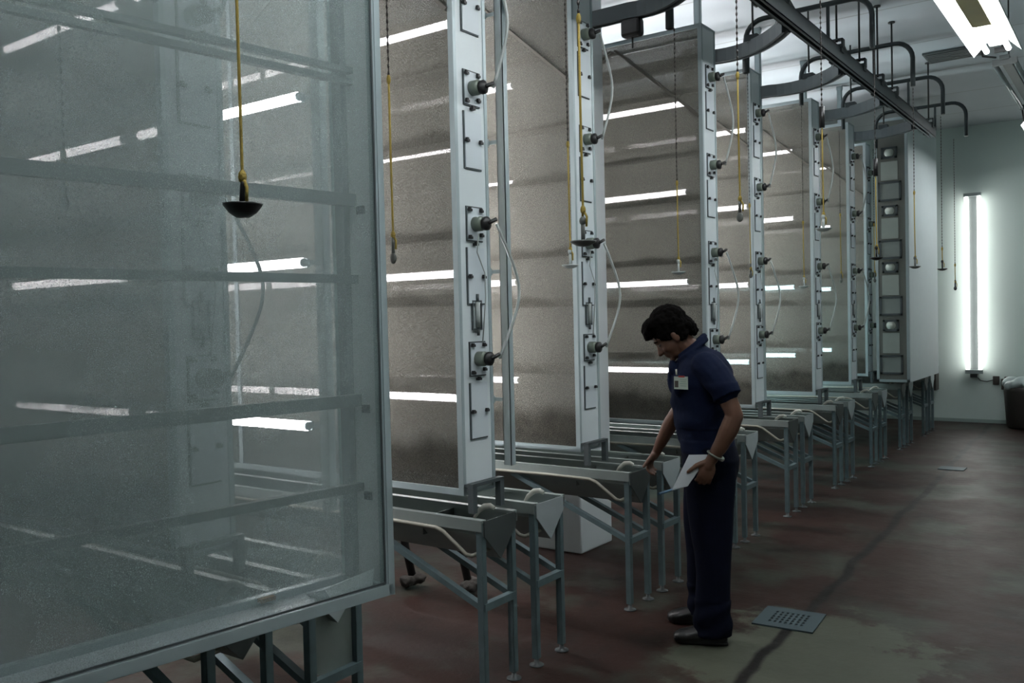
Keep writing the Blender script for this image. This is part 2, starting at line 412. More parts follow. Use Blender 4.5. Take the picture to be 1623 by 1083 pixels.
for k in range(9):
    for j, o in enumerate((-.02, .38)):
        src = tr0 if j == 0 else tr1
        t = src if k == 0 else copy_tree(src)
        t.location = (-2.30, cyY(k)+o-(.04 if k == 0 else 0), 0)
        if k == 2: lab = ["metal trough on steel legs beside the man's right hand, nearer of its pair", "metal trough on steel legs beyond the man's right hand, farther of its pair"][j]
        else: lab = ('nearer' if j == 0 else 'farther') + ' trough of the pair ' + where[k]
        tag(t, lab, 'trough', 'metal collecting troughs on stands')
MB().add([(x,y,z) for x in (-.03,-.026) for y,z in ((-.10,.74),(.092,.74),(.092,.40),(.03,.365),(-.10,.42))],[(0,1,2,3,4),(9,8,7,6,5)]+[(i,(i+1)%5,5+(i+1)%5,5+i) for i in range(5)]).build('hanging_apron', mat('stained_apron_metal', (.20,.23,.215), .5, .2, .4, 6), tr1)
# drain legs with rag-wrapped feet standing between the second and third cage
for i, (fx, fy, tx, ty, lab) in enumerate([(-3.63, 3.98, -3.68, 3.90, 'left-hand black leaning pipe with a wrapped foot behind the nearest trough'), (-3.27, 4.07, -3.32, 3.99, 'right-hand black leaning pipe with a wrapped foot behind the nearest trough')]):
    r = empty('drain_leg', (fx, fy, 0)); tag(r, lab, 'pipe', 'black pipes with wrapped feet')
    MB().tube([(0,0,.06), ((tx-fx), (ty-fy), .52)], .024, 12).build('pipe', M_black, r)
    f = MB()
    for q in range(5): f.ell((random.uniform(-.03,.03), random.uniform(-.03,.03), .035+random.uniform(0,.03)), (.05,.045,.035))
    f.remesh('wrapped_foot', mat('grey_rag', (.06,.055,.05), .9, bump=.6, scale=40), r, .008, 1, lambda c, n: c + n*.012*noise.noise(c*40))

# ------------------------------------------------------------------ lamp racks between the cages
ROWS = (1.19, 1.90, 2.61, 3.30)
ROWS = (1.175, 1.885, 2.60, 3.30)
def rack(k, xe):
    r = empty('lamp_rack', (0, gapY(k)+.03, 0))
    px = -2.845 if k != 2 else -3.66
    p = MB().box(px-.025, px+.025, -.02, -.016, .82, ZC).box(px+.021, px+.025, -.02, .02, .82, ZC).box(px-.025, px-.021, -.02, .02, .82, ZC).box(px-.03, px+.03, -.025, .025, ZC-.04, ZC)
    p.build('post', M_frame, r)
    MB().box(-5.6, -5.56, -.02, .02, .82, ZC).build('post', M_frame, r)
    MB().box(px-.12, px-.05, -.03, .01, 3.46, 3.72).build('ballast_box', M_black, r)
    for i, z in enumerate(ROWS):
        MB().box(-5.6, px-.04, .028, .034, z-.010, z+.010).build('support_rail', M_frame, r)
        for j in range(2):
            xa = xe - j*1.36; xb = xa-1.22
            if xb < -5.7: continue
            m = M_cyan if (k >= 4 and (i == 0 or (i == 1 and k >= 5) or (i == 1 and j == 1))) else M_lamp
            lp = MB().tube([(xa-.012, 0, z), (xb+.012, 0, z)], .022, 12).build('fluorescent_tube', m, r)
            MB().tube([(xa, 0, z), (xa-.012, 0, z)], .019, 12).tube([(xb+.012, 0, z), (xb, 0, z)], .019, 12).box(xa-.02, xa-.0, .015, .03, z-.02, z+.02).box(xb, xb+.02, .015, .03, z-.02, z+.02).build('tube_socket', M_frame, lp)
    return r
RL = ['rack of white fluorescent tubes glowing through the near box beside the black handle',
 'rack of white fluorescent tubes behind the nearest uncovered cage',
 'rack of white fluorescent tubes set back behind the white pillar',
 "rack of white fluorescent tubes glowing behind the man's head",
 'rack of fluorescent tubes between the first and second cage ends right of the man',
 'rack of fluorescent tubes between the second and third cage ends right of the man',
 'rack of bluish fluorescent tubes behind the third cage end right of the man',
 'rack of bluish fluorescent tubes beyond the farthest cage']
for k in range(7):
    tag(rack(k, -2.96 if k != 2 else -3.70), RL[k], 'lamp rack', 'fluorescent lamp racks between the cages')

# ------------------------------------------------------------------ screened boxes hung along the aisle
def make_box(Lb, D, zb, zt, opaque):
    """front face on local y=0 running from x=0 to x=-Lb (towards camera), depth along +y"""
    r = empty('screened_box'); w = .03; fr = MB()
    for y in (0, D-w):
        for x in (-w, -Lb): fr.box(x, x+w, y, y+w, zb, zt)
        for z in (zb, zt-w): fr.box(-Lb, 0, y, y+w, z, z+w)
    for x in (-w, -Lb):
        for z in (zb, zt-w): fr.box(x, x+w, 0, D, z, z+w)
    fr.box(-Lb, 0, -.004, 0, zb, zb+.035).box(-.022, 0, -.004, 0, zb, zt)
    fr.build('frame', M_frame, r, bevel=.002)
    return r, w
nb, w = make_box(2.5, .235, .775, 3.62, False)
D = .235
MB().box(-.036, -.031, -.0045, 0, .82, 3.6).box(-2.5, -.031, -.0045, 0, .814, .820).build('gasket', M_gasket, nb)
MB().box(-2.47, -.03, .006, .008, .80, 3.60).build('screen', M_green, nb)
MB().box(-2.47, -.03, D-.008, D-.006, .80, 3.60).build('screen', M_green, nb)
MB().box(-.010, -.004, .03, D-.03, .80, 3.60).build('end_plate', M_white, nb)
MB().box(-.035, -.012, D-.075, D-.03, .80, 3.60).build('corner_shade_strip', M_barg, nb)  # dark strip added as the shadow line down the inner back corner
MB().box(-2.47, -.03, .03, D-.03, .775, .782).build('floor_panel', M_panel, nb)
for z, th in ((2.41,.009),(2.375,.009),(2.005,.019),(1.757,.013),(1.375,.019),(1.10,.013)):
    MB().box(-2.47, -.02, .11, .135, z-th, z+th).build('crossbar', M_barg, nb)
for z in (2.0, 1.375, 1.1):
    MB().box(-.022, -.012, .08, .11, z-.04, z-.015).build('rail_clip', M_gasket, nb)
MB().add([(-.07,.02,.785),(-.2,.03,.785),(-.07,.2,.785),(-.2,.18,.785),(-.05,.03,.86),(-.22,.05,.83)], [(0,1,3,2),(0,1,5,4),(2,3,5,4),(0,2,4),(1,3,5)]).build('corner_tray', M_plate, nb)
MB().cbox((-.33,.19,.80), (.05,.02,.012)).build('rust_stain', mat('rusty_metal', (.25,.14,.05), .8), nb)
ang = math.atan2(-1.078+1.976, 2.036-1.901)
# local -x axis points to (-.147,-.989): rotation so that local +x = (.147,.989); local +y = (-.989,.147)
nb.location = (-1.905, 2.0, 0); nb.rotation_euler = (0, 0, math.atan2(.989, .140))
tag(nb, 'large pale screened box filling the left foreground, see-through mesh on a metal frame', 'screened box')

fbx = empty('windowed_box')
MB().box(-.355, -.325, 0, .03, .80, 3.80).box(-.03, 0, 0, .03, .80, 3.80).box(-.355, 0, 1.65, 1.68, .8, .83).box(-.355,0,0,.03,.80,.83).box(-.355,0,0,.03,3.77,3.80).box(-.03,0,0,1.68,.80,.83).box(-.03,0,0,1.68,3.77,3.80).build('frame', M_frame, fbx)
MB().box(-.355, 0, .004, .012, .80, 3.80).build('end_plate', mat('grey_brown_panel', (.15,.16,.145), .6), fbx)
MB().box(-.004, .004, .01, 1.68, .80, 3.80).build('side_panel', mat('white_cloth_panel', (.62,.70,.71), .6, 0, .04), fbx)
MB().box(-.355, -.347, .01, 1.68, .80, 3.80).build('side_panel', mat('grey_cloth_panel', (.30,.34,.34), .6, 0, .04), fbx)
M_win = mat('pale_window', (.33,.37,.34), .4); M_wing = mat('greyish_window_mesh', (.22,.25,.24), .6); M_wc2 = mat('dim_window', (.12,.135,.125), .5); M_wc = mat('light_disc', (.50,.55,.50), .4)
for z0, z1, kind in [(3.347,3.475,'c'),(3.098,3.312,'p'),(2.864,3.084,'b'),(2.693,2.814,'c'),(2.436,2.671,'p'),(2.207,2.421,'b'),(2.05,2.171,'c'),(1.792,2.021,'p'),(1.562,1.778,'b'),(1.383,1.512,'c'),(1.131,1.361,'p'),(.89,1.109,'b')]:
    xa, xb = {'c': (-.28,-.11), 'p': (-.285,-.105), 'b': (-.315,-.07)}[kind]
    if kind == 'p': MB().box(xa, xb, -.004, .004, z0, z1).build('window', M_win, fbx); continue
    t = .022; m = MB().box(xa, xb, -.012, .004, z0, z0+t).box(xa, xb, -.012, .004, z1-t, z1).box(xa, xa+t, -.012, .004, z0, z1).box(xb-t, xb, -.012, .004, z0, z1)
    wf = m.build('window_frame', M_gasket, fbx)
    MB().box(xa+t, xb-t, -.004, .004, z0+t, z1-t).build('pane', M_wing if kind == 'b' else M_wc2, wf)
    if kind == 'c': MB().lathe([(0,0),(.05,0),(.05,-.006),(0,-.006)], ((xa+xb)/2, -.004, (z0+z1)/2), 20, 'y').build('disc', M_wc, wf)
fbx.location = (-2.17, 10.75, 0)
tag(fbx, 'tall box at the row end with grey windowed face and blank white side', 'box')

db = MB().box(-2.95, -2.44, 13.80, 14.015, .46, .80).build('wall_duct', M_dark); tag(db, 'dark rectangular duct on the back wall just below the white-sided box', 'duct')

# ------------------------------------------------------------------ overhead monorail, spurs, bent cord pipes
RX, RZ = -1.84, 3.50
mr = empty('monorail', (0,0,0)); tag(mr, 'straight dark steel rail hung from the ceiling along the aisle', 'rail')
b = MB().box(RX-.035, RX+.035, -2.5, 10.35, RZ+.045, RZ+.055).box(RX-.035, RX-.029, -2.5, 10.35, RZ-.05, RZ+.05).box(RX+.029, RX+.035, -2.5, 10.35, RZ-.05, RZ+.05).box(RX-.035, RX-.012, -2.5, 10.35, RZ-.05, RZ-.045).box(RX+.012, RX+.035, -2.5, 10.35, RZ-.05, RZ-.045)
b.build('beam', M_rail, mr)
for y in (1.3, 2.6, 3.9, 5.2, 6.76, 7.40, 7.99, 8.52, 10.16):
    a = MB().box(RX-.045, RX+.045, y-.035, y+.035, RZ+.02, RZ+.075).box(RX-.05, RX-.04, y-.03, y+.03, RZ-.05, RZ+.09).box(RX-.05,RX+.05,y-.03,y+.03,RZ+.11,RZ+.118).box(RX+.04,RX+.05,y-.03,y+.03,RZ+.05,RZ+.118).build('hanger', M_rail, mr)
    MB().tube([(RX, y, RZ+.1), (RX, y, ZC)], .008, 8).lathe([(.03,-.01),(.03,0),(0,0)], (RX, y, ZC), 10).build('rod', M_rod, a)
def arc_path(yg):
    pts = [(-5.7, yg, 3.60), (-2.72, yg, 3.60)]
    for q in range(1, 11):
        t = q/10; pts.append((-2.72+.80*t, yg-.64*t**1.9, 3.60-.08*t))
    return pts
SPL = {-1:'nearest branch rail, above the near screened box', 0:'dark branch rail above the gap left of the nearest uncovered cage', 1:'dark branch rail above the gap before the pillar cage',
 2:'dark curved branch rail crossing just above the cage behind the man, carrying a trolley', 3:'dark curved branch rail running between the cage behind the man and the next',
 4:'dark curved branch rail between the first and second cages right of the man', 5:'dark curved branch rail between the second and third cages right of the man', 6:'farthest dark curved branch rail, beside the windowed box'}
for k in range(0, 7):
    r = empty('branch_rail'); tag(r, SPL[k], 'rail', 'curved branch rails')
    P = [Vector(p) for p in arc_path(gapY(k)-.03)]; bm = MB(); n = len(P); hw, hh = .032, .05
    vs = []
    for i, p in enumerate(P):
        t = (P[min(i+1,n-1)]-P[max(i-1,0)]).normalized(); u = Vector((t.y, -t.x, 0)).normalized()
        for a_, c_ in ((-hw,hh),(hw,hh),(hw,-hh),(.012,-hh),(.012,-hh+.012),(hw-.006,-hh+.012),(hw-.006,hh-.008),(-hw+.006,hh-.008),(-hw+.006,-hh+.012),(-.012,-hh+.012),(-.012,-hh),(-hw,-hh)):
            vs.append(p+u*a_+Vector((0,0,c_)))
    m = 12; bm.add(vs, [(i*m+j, i*m+(j+1) % m, (i+1)*m+(j+1) % m, (i+1)*m+j) for i in range(n-1) for j in range(m)])
    bm.add(vs[:m], [tuple(range(m))]); bm.add(vs[-m:], [tuple(range(m))])
    bm.build('beam', M_rail, r)
    hx, hy = P[6].x, P[6].y
    MB().tube([(hx, hy, 3.66), (hx, hy, ZC)], .008, 8).build('rod', M_rod, r)
    MB().box(hx-.045, hx+.045, hy-.04, hy+.04, 3.60, 3.645).build('clamp', M_rail, r)
    jx, jy = P[-1].x, P[-1].y
    MB().add([(jx-.13,jy+.14,3.56),(jx-.02,jy-.06,3.56),(jx+.035,jy-.06,3.56),(jx+.0,jy+.20,3.56)]+[(jx-.10,jy+.14,3.68),(jx-.02,jy-.02,3.68),(jx+.03,jy-.02,3.68),(jx+.0,jy+.18,3.68)], [(0,1,2,3),(7,6,5,4),(0,4,5,1),(1,5,6,2),(2,6,7,3),(3,7,4,0)]).build('switch_plate', M_rail, r)
# trolley hanging on the third branch
t = empty('rail_trolley', (-2.70, gapY(2)-.03, 0)); tag(t, 'dark rounded trolley hanging from the branch rail behind the man', 'trolley')
MB().box(-.07, .07, -.04, .04, 3.43, 3.545).build('carriage', M_black, t, bevel=.02)
MB().tube([(0,0,3.44),(0,0,3.36)], .006, 8).build('hook_rod', M_rod, t)
cages[3].location.z = 0

PL, PR_ = -2.45, -1.54
UL = {-1:'bent dark cord pipe hooped over the rail above the near box', 0:'bent dark cord pipe hooped over the rail above the nearest lamp gap', 1:'bent dark cord pipe over the rail before the pillar cage', 2:'bent dark cord pipe over the rail nearest above the man',
 3:'largest bent dark pipe in view, hooped over the rail right of the man', 4:'second bent dark cord pipe in the receding series of four', 5:'third bent dark cord pipe in the receding series of four', 6:'farthest and smallest bent dark cord pipe over the rail end'}
for k in range(-1, 7):
    y = gapY(k); r = empty('cord_pipe', (0, y, 0)); tag(r, UL[k], 'pipe', 'bent cord pipes over the rails')
    zt = 3.82; R_ = .14; pts = [(PL, 0, 3.44), (PL, 0, zt-R_)]
    for q in range(1, 7): a = q/6*PI/2; pts.append((PL+R_*(1-math.cos(a)), 0, zt-R_+R_*math.sin(a)))
    for q in range(0, 7): a = q/6*PI/2; pts.append((PR_-R_+R_*math.sin(a), 0, zt-R_+R_*math.cos(a)))
    pts.append((PR_, 0, 3.45))
    MB().tube(pts, .019, 12).build('bent_pipe', M_rail, r)
    if k in (3, 2): MB().tube([(PL,0,3.44),(PL,0,3.66)], .027, 12).build('sleeve', M_rail, r)
    MB().box(RX-.01, RX+.01, -.01, .01, 3.55, 3.81).build('support', M_rail, r)

# ------------------------------------------------------------------ pull cords
def bead_chain(mb, z0, z1, big=False):
    n = int((z1-z0)/.028)
    for i in range(n):
        z = z0 + (i+.5)*(z1-z0)/n
        mb.ell((0,0,z), (.0055 if big else .004, .0055 if big else .004, .010), n=6, m=4)
    mb.tube([(0,0,z0),(0,0,z1)], .002, 5)
def handle(kind, z, par, material):
    m = MB()
    if kind == 'disc_big':
        m.lathe([(.0,-.028),(.015,-.026),(.030,-.016),(.042,.0),(.0435,.004),(.0,.006)], (0,0,z), 28)
        m.tube([(.0,0,z+.003),(.001,0,z+.028),(.004,0,z+.045),(.007,0,z+.052)], [.008,.0065,.007,.006], 10)
    elif kind == 'disc':
        m.lathe([(.0,-.018),(.022,-.014),(.043,-.003),(.045,.003),(.0,.006)], (0,0,z), 20)
        m.tube([(0,0,z),(0,0,z+.06)], .007, 8).ell((0,0,z+.07), (.012,.012,.016), n=10, m=6)
    else:
        m.tube([(0,0,z+.03),(0,0,z+.10)], .007, 8)
        m.ell((0,0,z+.01), (.016,.009,.022), n=12, m=8)
    return m.build('handle', material, par)
# (gap, x, chain bottom z, rope bottom z, handle kind, material, label)
ZV = lambda k: 3.44
HOOKS = [
 (-1, -1.62, 3.40, 1.935, 'disc_big', M_black, 'black half-round pull handle on a yellow rope in front of the near box', 1.884),
 (-1, -2.37, 2.10, 2.05, 'ring', M_black, 'dark pull cord seen faintly through the near box mesh at far left', 1.95),
 (0, -2.41, 2.58, 1.95, 'ring', M_greyh, 'yellow pull rope with a small hook just right of the near box edge', 1.86),
 (0, -1.54, 2.63, 1.97, 'disc', M_greyh, 'yellow pull rope with a dark grey disc in front of the pillar cage end', 1.875),
 (1, -2.41, 2.52, 1.96, 'disc', M_paleh, 'yellow pull rope with a pale disc left of the pillar cage end', 1.89),
 (1, -1.50, 2.71, 2.13, 'ring', M_greyh, 'yellow pull rope with small dark ring right of the cage behind the man', 2.05),
 (2, -2.42, 2.47, 1.97, 'disc', M_paleh, "yellow pull rope with a white disc above the man's head", 1.895),
 (2, -1.51, 2.74, 2.17, 'disc', M_paleh, 'yellow pull rope with pale disc before the second cage end past the man', 2.10),
 (3, -2.44, 2.45, 1.95, 'ring', M_greyh, 'pull cord with dark chain and small ring before the first cage end past the man', 1.90),
 (3, -1.53, 2.62, 2.06, 'disc', M_black, 'yellow pull rope with a dark disc left of the grey windowed end', 1.99),
 (4, -2.45, 2.42, 1.92, 'disc', M_paleh, 'thin pull cord with faint pale disc between the first two cage ends past the man', 1.85),
 (4, -1.54, 2.59, 2.04, 'disc', M_greyh, 'pull cord with a grey disc hanging in front of the blank white side panel', 1.975),
 (5, -2.49, 2.60, 2.00, 'ring', M_greyh, 'thin pull cord between the second and third cage ends right of the man', 1.92),
 (5, -1.56, 2.20, 2.06, 'disc', M_black, 'pull cord with a black disc beside the edge of the white side panel', 2.00),
 (6, -2.48, 2.60, 2.05, 'ring', M_greyh, 'thin pull cord left of the grey windowed end', 1.95),
 (6, -1.66, 2.10, 1.90, 'ring', M_black, 'thin dark pull cord hanging left of the bright vertical wall lamp', 1.83)]
for k, x, zc, zr, kind, m, lab, zh in HOOKS:
    r = empty('pull_cord', (x, gapY(k)-.0, 0)); tag(r, lab, 'pull cord', 'pull cords hanging from the bent pipes')
    r.location.x = x
    c = MB(); bead_chain(c, zc, 3.44, k < 3); c.build('chain', M_chain, r)
    if abs(x-(PR_ if x > -2 else PL)) > .03:
        px = (PR_ if x > -2 else PL)-x
    rp = MB(); rp.tube([(0,0,zr-.01),(.002,0,zr+.02),(0,0,(zr+zc)/2),(0,0,zc)], (.0034 if k < 0 else .0042), 8)
    rp.ell((.002,0,zr+.012), (.010,.009,.016), n=8, m=6).ell((0,0,zc-.01), (.009,.008,.02), n=8, m=6).tube([(.004,0,zr+.01),(.016,0,zr-.012),(.014,0,zr-.045)], .004, 6)
    rp.build('rope', M_rope, r)
    if (k, x) in ((2, -1.51), (3, -1.53)): MB().tube([(0,0,zc-.06),(0,0,zc+.06)], .016, 10).build('coupling', M_black, r)
    handle(kind, zh, r, m)
    link = MB().tube([(0,0,zh+.02),(0,0,zr)], .0035, 6).build('link', M_greyh, r)

# ------------------------------------------------------------------ lighting fixtures
def luminaire(y0, y1, lit, lab, xc=-.925):
    z = 3.60; r = empty('ceiling_luminaire', (xc, 0, 0)); tag(r, lab, 'ceiling lamp', 'twin-tube ceiling luminaires')
    body = M_white if lit else M_offbody
    if lit:
        b = MB(); prof = [(-.17,.0),(-.165,-.012),(-.06,.10),(.06,.10),(.165,-.012),(.17,.0),(.065,.115),(-.065,.115)]
        vs = [(x, y, z+h) for y in (y0, y1) for x, h in prof]; m = 8
        b.add(vs, [(i,(i+1)%m,m+(i+1)%m,m+i) for i in range(m)]+[tuple(range(m)), tuple(range(m,2*m))]); b.build('reflector', body, r)
        MB().box(-.05, .05, y0+.02, y1-.02, z+.05, z+.10).build('ballast_channel', M_white, r)
    else:
        MB().box(-.035, .035, y0, y1, z+.04, z+.075).box(-.09,.09,y0+.02,y0+.04,z-.0,z+.05).box(-.09,.09,y1-.04,y1-.02,z-.0,z+.05).build('body', body, r)
    for x in (-.075, .075):
        tb = MB().tube([(x, y0+.04, z+.02), (x, y1-.0 if lit else y1-.04, z+.02)], .019, 12).build('fluorescent_tube', M_ceil_lamp if lit else M_off, r)
    for y in (y0+.3, y1-.3):
        MB().tube([(0,y,z+.11),(0,y,ZC)], .006, 6).build('hanging_rod', M_rod, r)
    return r
lums = [(-2.6,-.2), (.1,2.5), (2.8,5.2), (5.5,7.88)]
l3 = luminaire(5.5, 7.85, True, 'bright twin-tube luminaire at the top right corner with an olive tag')
MB().box(-.055, .065, 6.30, 7.0, 3.585, 3.590).build('tag_plate', M_tan, l3)
luminaire(2.8, 5.2, True, 'bright twin-tube ceiling luminaire above the aisle just out of view')
luminaire(.1, 2.5, True, 'bright twin-tube ceiling luminaire above the camera')
l4 = luminaire(8.25, 10.3, False, 'unlit twin-tube luminaire hanging beyond the bright one at top right')
MB().tube([(-.06,8.24,3.66),(-.13,8.05,3.64),(-.14,8.0,3.74),(-.05,7.9,3.70)], .008, 6).tube([(.0,8.24,3.70),(.0,8.05,3.78),(0,7.87,3.71)], .012, 6).tube([(.03,8.24,3.70),(.03,8.05,3.80),(.0,7.87,3.71)], .006, 6).box(-.05,.05,8.08,8.1,3.66,3.70).build('cable', M_wire, l4)
MB().tube([(-.08,10.3,3.65),(-.09,10.6,3.55),(-.0,11.0,3.62)], .008, 6).build('cable', M_wire, l4)
luminaire(11.05, 12.9, True, 'small bright luminaire tip at the right edge of the picture')
wl = empty('wall_lamp', (0,0,0)); tag(wl, 'tall vertical twin fluorescent lamp glowing on the back wall', 'wall lamp')
MB().box(-2.02, -1.92, 13.98, 14.028, .70, 3.24).build('housing', M_offbody, wl)
for x in (-2.05, -1.89): MB().tube([(x, 13.93, .76), (x, 13.93, 3.19)], .024, 14).build('fluorescent_tube', M_wall_lamp, wl)
MB().box(-2.08, -1.86, 13.90, 13.97, .70, .755).box(-2.08, -1.86, 13.90, 13.97, 3.195, 3.24).build('socket', mat('grey_socket', (.25,.3,.3), .5), wl)
MB().box(-2.02, -1.93, 13.93, 13.98, .645, .70).tube([(-1.95,14.0,.66),(-1.90,14.01,.60),(-1.82,14.02,.585),(-1.73,14.02,.615)], .006, 6).build('cable', M_wire, wl)
so = MB().box(-1.745, -1.665, 13.99, 14.028, .545, .665).build('wall_outlet', M_dark, bevel=.006); tag(so, 'small dark electrical box on the back wall right of the vertical lamp', 'outlet')
so2 = MB().box(-1.60, -1.50, 13.99, 14.028, .62, .66).box(-1.64,-1.56,13.98,14.029,.48,.63).build('pipe_fitting', M_dark, bevel=.006); tag(so2, 'small dark fitting on the back wall behind the bagged bin', 'fitting')
vt = MB()
vt.box(-1.82, -1.32, 9.75, 10.15, ZC-.02, ZC-.001)
for i in range(6): vt.bar((-1.80, 9.80+i*.06, ZC-.026), (-1.34, 9.80+i*.06, ZC-.026), .035, .006)
tag(vt.build('ceiling_vent', mat('dark_vent_metal', (.10,.12,.12), .6)), 'dark rectangular vent in the ceiling left of the bright luminaire', 'vent')

# bin with bag at the right edge
bn = empty('waste_bin', (-1.27, 13.62, 0)); tag(bn, 'dark bin topped with a crumpled pale bag at the right edge by the back wall', 'bin')
MB().lathe([(0,0),(.24,0),(.27,.05),(.30,.50),(.29,.56),(.27,.56),(.25,.08),(0,.05)], (0,0,0), 28).build('barrel', M_dark, bn)
f = MB()
for q in range(12): a = q*PI/6; f.ell((.20*math.cos(a), .20*math.sin(a), .57+random.uniform(-.05,.05)), (.10,.09,.07))
f.ell((0,0,.56), (.24,.24,.08)).remesh('bag', M_bag, bn, .016, 1, lambda c, n: c+n*.05*noise.noise(c*9))

# floor drain grate
dg_ = empty('floor_drain', (-1.535, 4.60, 0), math.radians(4)); tag(dg_, 'square grey metal drain grate set in the floor right of the man', 'floor drain')
g = MB(); S = .125
for s in (-1, 1): g.box(s*S-.03, s*S+.03, -S-.03, S+.03, .0, .008); g.box(-S-.03, S+.03, s*S-.03, s*S+.03, .0, .0079)
for i in range(8): x = -.095+.19*i/7; g.box(x-.007, x+.007, -.1, .1, 0, .0075)
for i in range(6): y = -.095+.19*i/5; g.box(-.1, .1, y-.007, y+.007, 0, .0072)
M_grate = mat('worn_grate_metal', (.055,.085,.095), .5, .3)
g.build('grate', M_grate, dg_); MB().box(-.1,.1,-.1,.1,.0005,.002).build('pit', M_black, dg_)
p2 = MB().box(-1.72, -1.48, 9.75, 9.95, .001, .007).build('floor_cover', M_grate, bevel=.002); tag(p2, 'small grey cover plate in the floor farther down the aisle', 'floor cover')
bl = MB().tube([(-2.27,4.58,.60),(-2.25,4.80,.60),(-2.22,5.1,.605)], .008, 8).build('blue_hose', mat('blue_hose_rubber', (.08,.16,.25), .5)); tag(bl, "thin blue hose between trough legs below the man's right hand", 'hose')

# ------------------------------------------------------------------ the man
d = Vector((-.9, -.43, 0)).normalized(); nl = Vector((-d.y, d.x, 0))   # forward, left
man = empty('person', (-1.85, 4.15, 0)); tag(man, 'stooping person in navy short-sleeved shirt and trousers wearing a badge, looking down', 'person')
man.rotation_euler = (0, 0, math.atan2(d.y, d.x))   # local x forward, y left
SK = mat('skin', (.125,.058,.035), .5, 0, .10, 12); NAVY = mat('navy_cloth', (.0055,.010,.030), .85, 0, .25, 25, bump=.25); NAVT = mat('navy_trouser_cloth', (.0026,.0042,.0125), .9, 0, .25, 25, bump=.2)
for m_ in (NAVY, NAVT): m_.node_tree.nodes['Principled BSDF'].inputs['Specular IOR Level'].default_value = .12
HAIR = mat('black_hair', (.0028,.0025,.0022), .85, bump=.3, scale=60); HAIR.node_tree.nodes['Principled BSDF'].inputs['Specular IOR Level'].default_value = .05; SHOE = mat('black_leather', (.006,.006,.006), .4)
PIT = math.radians(43); HC = Vector((.112, 0, 1.535))
fw = Vector((math.cos(PIT), 0, -math.sin(PIT))); up = Vector((math.sin(PIT), 0, math.cos(PIT))); Hm = Matrix((fw, Vector((0,1,0)), up)).transposed()
H = lambda a, l, u: HC + fw*a + Vector((0,l,0)) + up*u
body = MB()
body.ell(H(0,0,.02), (.092,.072,.092), Hm, 28, 18).ell(H(.035,0,-.035), (.064,.060,.085), Hm, 24, 16).ell(H(.042,0,-.088), (.046,.046,.036), Hm)
body.ell(H(.083,0,-.105), (.016,.02,.016), Hm).ell(H(.086,0,.012), (.014,.045,.012), Hm)
body.chain([H(.088,0,-.005), H(.102,0,-.028), H(.113,0,-.045)], [.010,.011,.013]).ell(H(.100,.012,-.047), (.010,.008,.008), Hm).ell(H(.100,-.012,-.047), (.010,.008,.008), Hm)
body.ell(H(.092,0,-.068), (.011,.022,.007), Hm).ell(H(.090,0,-.080), (.011,.020,.007), Hm)
for s in (-1, 1):
    body.ell(H(.055,s*.035,-.045), (.035,.022,.028), Hm)
    body.ell(H(-.004,s*.073,-.028), (.018,.010,.032), Hm).ell(H(.002,s*.070,-.052), (.009,.008,.010), Hm)
body.chain([H(-.01,0,-.05), (.03,0,1.46), (-.03,0,1.40), (-.05,0,1.34)], [.060,.058,.068,.085])
tors = [(1.40,-.045,.08,.13),(1.34,-.045,.11,.165),(1.25,-.04,.12,.16),(1.12,-.04,.12,.145),(1.0,-.055,.115,.145),(.88,-.075,.115,.15),(.80,-.075,.10,.14)]
body.loft([((f,0,z),(a,0,0),(0,b_,0)) for z,f,a,b_ in tors])
# left arm, right arm
body.chain([(-.06,.16,1.365),(-.13,.225,1.27),(-.170,.250,1.165),(-.178,.250,1.135)], [.055,.050,.042,.042])
body.chain([(-.178,.250,1.14),(-.155,.252,1.08),(-.115,.243,1.0),(-.072,.236,.93)], [.042,.045,.037,.0275])
body.chain([(-.04,-.16,1.365),(.02,-.22,1.22),(.085,-.285,1.09)], [.055,.048,.040])
body.chain([(.085,-.285,1.095),(.12,-.33,1.03),(.165,-.385,.94),(.195,-.415,.875)], [.040,.042,.034,.026])
# left hand (holds papers between thumb and fingers)
def hand(W, dirv, side, curl, spread, thumbdir, back):
    """W wrist, dirv along palm, side = towards thumb edge, back = normal out of back of hand; curl toward -back"""
    dv, sd, bk = Vector(dirv).normalized(), Vector(side).normalized(), Vector(back).normalized()
    sd = (sd-dv*sd.dot(dv)).normalized(); bk = dv.cross(sd); bk = bk if bk.dot(Vector(back)) > 0 else -bk; W = Vector(W)
    Mx = Matrix((dv, sd, bk)).transposed()
    body.ell(W+dv*.050, (.052,.040,.0155), Mx).chain([W-dv*.01, W+dv*.03], [.026,.024])
    body.ell(W+dv*.035+sd*.022-bk*.006, (.034,.019,.016), Mx)
    for i, (off, ln) in enumerate(((.028,.070),(.009,.078),(-.010,.072),(-.028,.058))):
        p = W+dv*(.088-abs(off-.005)*.25)+sd*off; q = dv.copy(); pts = [p-dv*.02, p]; a = 0
        for s_, fr in enumerate((.45,.32,.25)):
            a += curl[s_]; v = dv*math.cos(a)-bk*math.sin(a)+sd*(off*spread); v.normalize(); p = p+v*ln*fr; pts.append(p)
        body.chain(pts, [.0098,.0095,.0088,.0082,.0072], 10)
    b0 = W+dv*.022+sd*.028; t1 = Vector(thumbdir).normalized()
    body.chain([b0, b0+(t1+sd*.5).normalized()*.034, b0+(t1+sd*.5).normalized()*.034+t1*.028, b0+(t1+sd*.5).normalized()*.034+t1*.052], [.0155,.0125,.0105,.0085], 10)
hand((-.066,.236,.922), (.35,.02,-.93), (.93,0,.35), (.5,.75,.5), 1.5, (.80,.06,-.60), (0,1,0))
hand((.197,-.418,.868), (.50,-.25,-.83), (.30,.90,.1), (.55,.75,.6), .6, (.6,.35,-.75), (.85,.1,.35))
